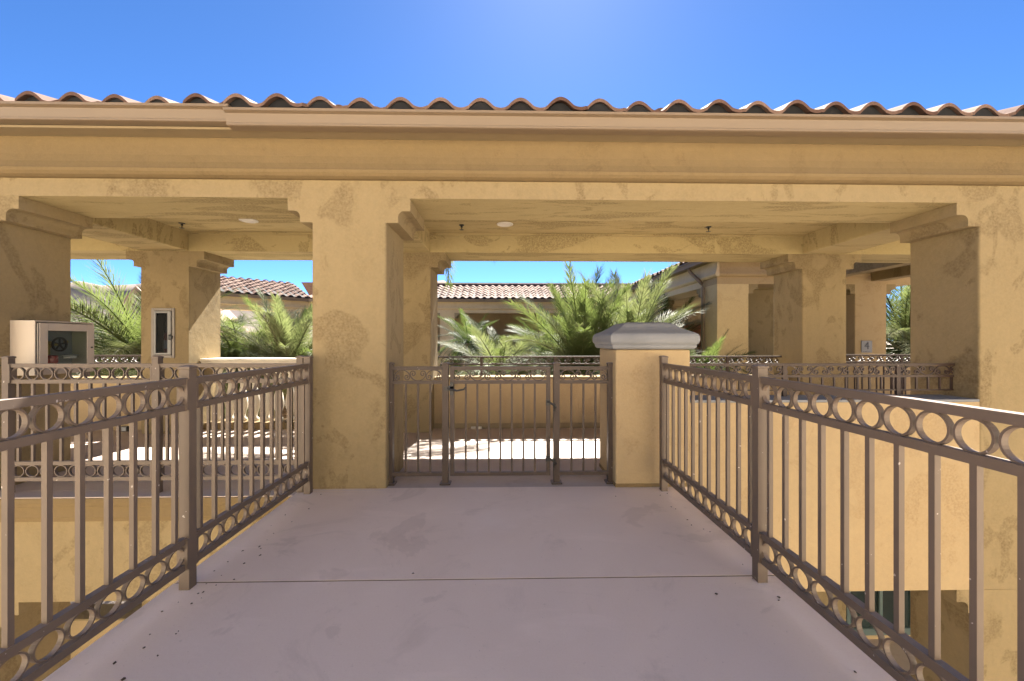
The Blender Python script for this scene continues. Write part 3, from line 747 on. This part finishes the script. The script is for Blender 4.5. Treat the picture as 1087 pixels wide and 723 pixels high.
wing = thing('wing_building', 'tan arcade wing with a white downspout and hipped tile roof beyond the right end', 'building')
WX, WY = 4.44, 8.5
m = MB(); m.sweep(FRIEZE, (WX - .0, WY), (8.6, WY), (0, -1)); m.build('beam', 'stucco_wall', wing)
m = MB(); m.sweep(FRIEZE, (WX, WY + .612), (WX, 17.4), (-1, 0)); m.build('beam', 'stucco_pale', wing)
m = MB(); m.sweep([(.001, 2.5455)] + FRIEZE[3:12] + [(.001, 2.864)], (WX, WY - .09), (WX, WY + .611), (-1, 0)); m.build('frieze_return', 'stucco_pale', wing)
for a_, b_, o_ in (((WX - .30, WY), (8.9, WY), (0, -1)), ((WX, WY - .30), (WX, 17.2), (-1, 0))):
    m = MB(); m.sweep(GUTTER, a_, b_, o_); m.build('gutter', 'gutter_paint', wing)
    m = MB(); m.sweep([(.05, 2.867), (.2, 2.867), (.2, 2.881), (.05, 2.881)], a_, b_, o_); m.build('soffit', 'soffit_board', wing)
tile_roof('roof', wing, (WX - .285, 17.3), (WX - .285, WY - .285), (1, 0), ZE, SL, 2.1, 9, False, True)
tile_roof('roof', wing, (WX - .285, WY - .285), (8.9, WY - .285), (0, 1), ZE, SL, 2.1, 6, True, False)
ridge('hip_cap', wing, (WX - .2, WY - .2, ZE + .06), (WX - .285 + 2.1, WY - .285 + 2.1, ZE + SL * 2.1 + .06))
ridge('ridge_cap', wing, (WX + 1.8, WY + 1.8, ZE + SL * 2.1 + .04), (WX + 1.8, 17.3, ZE + SL * 2.1 + .04))
m = MB(); bm = m.bm
A = [bm.verts.new(p) for p in ((WX + 1.8, WY + 1.8, 3.86), (WX + 1.8, 17.3, 3.86), (8.9, 17.3, 2.9), (8.9, WY - .2, 2.9))]; bm.faces.new(A); m.build('roof_back', 'roof_tile', wing)
for (x0, x1, y0, y1, l_, r_) in ((WX, 5.10, WY, WY + .72, False, True), (7.35, 8.02, WY, WY + .6, True, True)):
    column(wing, x0, x1, y0, y1, 0, l_, r_, zb=-3.4, m='stucco_far' if x0 < 5 else 'stucco_wall')
for y in (12.3, 15.9):
    c = MB().box(WX, WX + .61, y, y + .61, -3.4, 2.398).build('column', 'stucco_pale', wing, bevel=.014)
    for s in (-1, 1):
        put(COR, 'corbel', c, (WX + (.606 if s > 0 else .003), y + (.608 if s > 0 else .002), -.001), (0, 0, R(90 * s)))
c = put(COR, 'corbel', wing, (WX + .606, WY + .718, -.001), (0, 0, R(90)))
m = MB(); m.box(WX + .02, WX + .3, WY + .721, 12.299, -3.4, .7); m.box(WX + .02, WX + .3, 12.911, 15.899, -3.4, .7); m.build('parapet', 'stucco_salmon', wing, bevel=.01)
m = MB(); m.box(5.101, 7.349, WY + .02, WY + .3, -3.4, .7); m.box(8.021, 9.4, WY + .02, WY + .3, -3.4, .66); m.build('parapet', 'stucco_wall', wing, bevel=.01)
m = MB(); m.box(WX + .05, 9.2, WY + .01, 17.3, -.2, -.01); m.build('floor_slab', 'walk_floor', wing)
m = MB(); m.box(WX + .6, 9.2, WY + .6, 17.3, 2.62, 2.7); m.build('ceiling', 'stucco_soffit', wing)
m = MB(); m.box(5.6, 6.62, 11.2, 11.4, 0, 2.62); m.build('inner_wall', 'stucco_pale', wing)
m = MB(); m.box(6.621, 9.2, 11.22, 11.4, 0, 2.62); m.build('inner_wall', 'stucco', wing)
m = MB(); m.box(5.0, 8.6, 13.4, 13.6, 0, 1.75); m.build('inner_wall', 'stucco_salmon', wing)
m = MB(); m.box(5.06, 9.2, 16.8, 17.0, 0, 2.62); m.build('inner_wall', 'stucco', wing)
ds = MB(); pt = [(WX - .25, 9.25, 2.86), (WX - .25, 9.25, 2.80), (WX - .22, 9.22, 2.74), (WX - .12, 9.08, 2.56), (WX - .08, 9.0, 2.47), (WX - .065, 8.98, 2.38), (WX - .065, 8.98, -3.35)]
ds.tube(pt, .04, 10); tag(ds.build('downspout', 'gutter_paint', wing, smooth=True), 'x', 'x')
for k in ('label', 'category'): del bpy.data.objects['downspout'][k]

m = MB(); m.box(6.3, 9.3, 6.78, WY - .10, 2.70, 2.80); m.build('link_ceiling', 'stucco_soffit', wing)
for x in (6.35, 7.6): MB().box(x, x + .25, 6.2, WY - .1, 2.45, 2.699).build('link_beam', 'stucco', wing)
sg = thing('number_sign', 'small square grey sign with a dark number four on the shaded column at the right', 'sign', (at(919.5, 368, WY).x, WY - .001, at(919.5, 368, WY).z))
m = MB(); m.box(-.115, .115, -.015, 0, -.125, .125); m.build('plate', 'sign_grey', sg, bevel=.003)
fc = bpy.data.curves.new('numeral', 'FONT'); fc.body = '4'; fc.size = .22; fc.align_x = 'CENTER'; fc.align_y = 'CENTER'; fc.extrude = .002
tmp = bpy.data.objects.new('tmp', fc); C.objects.link(tmp)
nme = bpy.data.meshes.new_from_object(tmp.evaluated_get(bpy.context.evaluated_depsgraph_get())); bpy.data.objects.remove(tmp)
nme.materials.clear(); nme.materials.append(M['black_paint'])
fo = bpy.data.objects.new('numeral', nme); C.objects.link(fo); fo.parent = sg; fo.location = (0, -.018, .015); fo.rotation_euler = (R(90), 0, 0)
m = MB()
for k in range(5): m.box(-.075 + k * .032, -.06 + k * .032, -.018, -.0151, -.112, -.098)
m.build('braille_dots', 'black_paint', sg)
parapet_rail('dark railing in front of the shaded column with the number sign', (4.69, 6.0), (8.4, 6.0), .0, 1.02, 'iron_dark', [.3, 1.2, 2.1, 3.0], low=True)

# gabled lodge far off at the left
lod = thing('lodge_house', 'distant house with a pinkish gable roof at the far left', 'house', (at(152, 330, 34).x, 34, -3.4))
m = MB(); m.box(-4, 9, 0, 8, 0, 5.3); m.build('wall', 'stucco_pale', lod)
m = MB(); bm = m.bm
A = [bm.verts.new(p) for p in ((-3.6, -.6, 5.2), (-.1, -.6, 8.9), (3.4, -.6, 5.2))]; B = [bm.verts.new((v.co.x, 9, v.co.z)) for v in A]
bm.faces.new(A); bm.faces.new(B)
for k in range(3): bm.faces.new((A[k], A[(k + 1) % 3], B[(k + 1) % 3], B[k]))
m.build('roof', 'clay_brown', lod)

# unseen opposite wing behind the camera, made tall and pale to throw sunlight back
opp = thing('opposite_building', 'unseen stucco building across the bridge behind the viewer, tall and pale to bounce sunlight', 'building')
m = MB(); m.box(-18, -1.2, -7.4, -7.01, -3.4, 5.2); m.box(1.2, 18, -7.4, -7.01, -3.4, 5.2); m.box(-1.2, 1.2, -7.4, -7.01, 2.3, 5.2); m.box(-1.2, 1.2, -7.4, -7.01, -3.4, -.42); m.build('wall', 'stucco_cream', opp)
m = MB(); m.box(-1.19, 1.19, -7.35, -7.25, 0, 2.3); m.build('door', 'door_wood', opp)
for z in (.9, 3.4):
    for x in (-11, -7, 6, 10):
        m = MB(); m.box(x, x + 1.3, -7.008, -6.95, z, z + 1.3); f = m.build('window', 'teal_frame', opp); m = MB(); m.box(x + .06, x + 1.24, -6.949, -6.94, z + .06, z + 1.24); m.build('pane', 'window_glass', f)
tile_roof('roof', opp, (18, -6.6), (-18, -6.6), (0, -1), 5.2, SL, 2.2, 5)

# ================================================================== PALMS
def frond_mesh(name, m, L=1.9, bend=1.0, n=124, ll=.45, seed=0, v=.5, width=.0088):
    rn = random.Random(seed); bm = bmesh.new()
    pts = []; p = Vector((0, 0, 0)); ang = 0; N = 24
    for i in range(N + 1):
        t = i / N; pts.append((p.copy(), ang)); ang = -bend * (t ** 1.4)
        p = p + Vector((math.cos(ang), 0, math.sin(ang))) * (L / N)
    # rachis
    rings = []
    for i, (q, a) in enumerate(pts):
        r = .016 * (1 - i / N) + .003; up = Vector((-math.sin(a), 0, math.cos(a)))
        rings.append([bm.verts.new(q + Vector((0, r * 1.3, 0))), bm.verts.new(q + up * r), bm.verts.new(q - Vector((0, r * 1.3, 0))), bm.verts.new(q - up * r * .6)])
    for A, B in zip(rings, rings[1:]):
        for k in range(4): bm.faces.new((A[k], A[(k + 1) % 4], B[(k + 1) % 4], B[k]))
    for i in range(n):
        t = .14 + .86 * (i + rn.uniform(-.3, .3)) / (n - 1); t = min(max(t, .1), 1)
        f = t * N; k = min(int(f), N - 1); q = pts[k][0].lerp(pts[k + 1][0], f - k); a = pts[k][1]
        fw = Vector((math.cos(a), 0, math.sin(a))); up = Vector((-math.sin(a), 0, math.cos(a)))
        l = ll * (1 - .55 * t ** 2.2) * (.55 + .45 * min(1, (t - .1) / .22)) * rn.uniform(.82, 1.1)
        sw = .62 + .5 * t
        for s in (-1, 1):
            dv = (fw * math.sin(sw + rn.uniform(-.12, .12)) + Vector((0, s, 0)) * math.cos(sw) * math.cos(v) + up * math.sin(v + rn.uniform(-.75, .45)) * math.cos(sw)).normalized()
            sd = dv.cross(up).normalized()
            if rn.random() < .04: continue
            dr = Vector((0, 0, -1)) * l * rn.uniform(.02, .34)
            wv = width * rn.uniform(.8, 1.15)
            b0 = bm.verts.new(q + sd * wv * .3); b1 = bm.verts.new(q - sd * wv * .3)
            m0 = bm.verts.new(q + dv * l * .45 + sd * wv * .5 + dr * .25); m1 = bm.verts.new(q + dv * l * .45 - sd * wv * .5 + dr * .25)
            tp = bm.verts.new(q + dv * l + dr)
            bm.faces.new((b0, m0, m1, b1)); bm.faces.new((m0, tp, m1))
    me = bpy.data.meshes.new(name); bm.to_mesh(me); bm.free(); me.materials.append(M[m]); return me
FR = {}
for mm in ('palm_leaf', 'palm_pale', 'palm_deep'):
    FR[mm] = [frond_mesh('frond', mm, 1.9, bd, seed=k * 7 + 1) for k, bd in enumerate((.3, .6, 1.0, 1.5))]
def palm(label, x, y, zc, size=1.0, n=36, mats=('palm_leaf',), lo=-35, hi=86, seed=0, mid=.8):
    n = int(n * 1.9)
    rn = random.Random(seed)
    t = thing('palm_tree', label, 'palm tree', (x, y, -3.36), 0, 'feathery palms in the courtyard')
    H = zc + 3.36; mb = MB(); prof = []; k = 0; z = 0
    while z < H:
        prof.append((.13 + .05 * (z > H - .5), z)); prof.append((.105 + .05 * (z > H - .5), z + .07)); z += .09
    mb.lathe(prof, seg=12); mb.build('trunk', 'trunk_bark', t)
    for i in range(n):
        f = (i + .5) / n; el = hi - (hi - lo) * f ** mid + rn.uniform(-7, 7); az = i * 2.39996 + rn.uniform(-.25, .25)
        mm = mats[rn.randrange(len(mats))]
        b = 0 if el > 65 else (1 if el > 38 else (2 if el > 5 else 3))
        if rn.random() < .25: b = min(3, b + 1)
        sc = size * rn.uniform(.85, 1.12)
        o = put(FR[mm][b], 'frond', t, (.06 * math.cos(az), .06 * math.sin(az), H + rn.uniform(-.05, .1)))
        o.rotation_euler = (Matrix.Rotation(az, 3, 'Z') @ Matrix.Rotation(-R(el), 3, 'Y') @ Matrix.Rotation(rn.uniform(-.4, .4), 3, 'X')).to_euler()
        o.scale = (sc, sc, sc)
    return t
def P_(px, py, Y): v = at(px, py, Y); return v.x, v.y, v.z
L_, Pl, De = 'palm_leaf', 'palm_pale', 'palm_deep'
palm('tall bright green palm rising above the gate, its crown crossing the far roof', *P_(618, 398, 8.6), 1.05, 42, (L_, L_, Pl), 5, 89, 1)
palm('palm just left of the stone cap with silvery arching fronds leaning right', *P_(668, 390, 8.9), 1.04, 34, (L_, Pl, Pl), -5, 84, 2)
palm('pale drooping palm left of the bright green one, low over the gate', *P_(532, 402, 9.6), .86, 30, (Pl, Pl, L_), -10, 66, 3)
palm('dark green palm inside the far arch, left behind the gate', *P_(497, 366, 14.5), .75, 26, (De,), -45, 75, 4)
palm('small palm arching up behind the right side of the pier, over the scroll railing', *P_(748, 404, 7.6), .5, 26, (De, L_), 0, 75, 5)
palm('palm showing between the rear left column and the wide column', *P_(306, 396, 8.8), .86, 40, (L_, Pl, Pl), -5, 84, 6)
palm('paler palm beside the right face of the rear left column', *P_(252, 392, 9.6), 1.0, 40, (Pl, L_), -10, 62, 7)
palm('palm whose long fronds arch up left over the cream cabinet', *P_(158, 388, 8.4), 1.2, 32, (L_, L_, Pl), 0, 72, 8)
palm('pale low palm behind the far left iron railing', *P_(98, 392, 9.6), .85, 32, (Pl, Pl, L_), -10, 60, 9)
palm('palm glimpsed past the number sign at the far right', *P_(962, 372, 11.2), 1.4, 46, (L_, Pl), -40, 86, 10)
palm('palm behind the wing column, beside the white downspout', *P_(700, 388, 12.2), 1.1, 30, (L_, De), -20, 74, 11)
palm('darker palm filling the gap behind the bright green one', *P_(590, 392, 12.0), 1.0, 34, (L_, De), -20, 84, 12)

palm('tall palm behind the wide column whose fronds overhang the rear eave', -1.62, 7.75, 3.4, 1.0, 14, (L_, Pl), 6, 32, 13)

# dry leaf litter along the deck edges
lt = MB(); rn = random.Random(5)
for k in range(60):
    side = rn.random()
    if side < .5: x = XL + .12 + abs(rn.gauss(0, .10)); y = rn.uniform(1.3, 3.4)
    elif side < .85: x = XR - .10 - abs(rn.gauss(0, .09)); y = rn.uniform(1.3, 3.4)
    else: x = rn.uniform(XL, XR); y = rn.uniform(1.4, 3.4)
    s = rn.uniform(.0025, .009); a = rn.uniform(0, 6.28); pts = []
    for j in range(5):
        q = a + j * 1.2566; rr = s * rn.uniform(.35, 1.2); pts.append(lt.bm.verts.new((x + rr * math.cos(q), y + rr * 1.3 * math.sin(q), .003 + rn.uniform(0, .003))))
    tpv = lt.bm.verts.new((x, y, .008))
    for j in range(5): lt.bm.faces.new((pts[j], pts[(j + 1) % 5], tpv))
lo_ = lt.build('leaf_litter', 'dry_leaf'); lo_['kind'] = 'stuff'
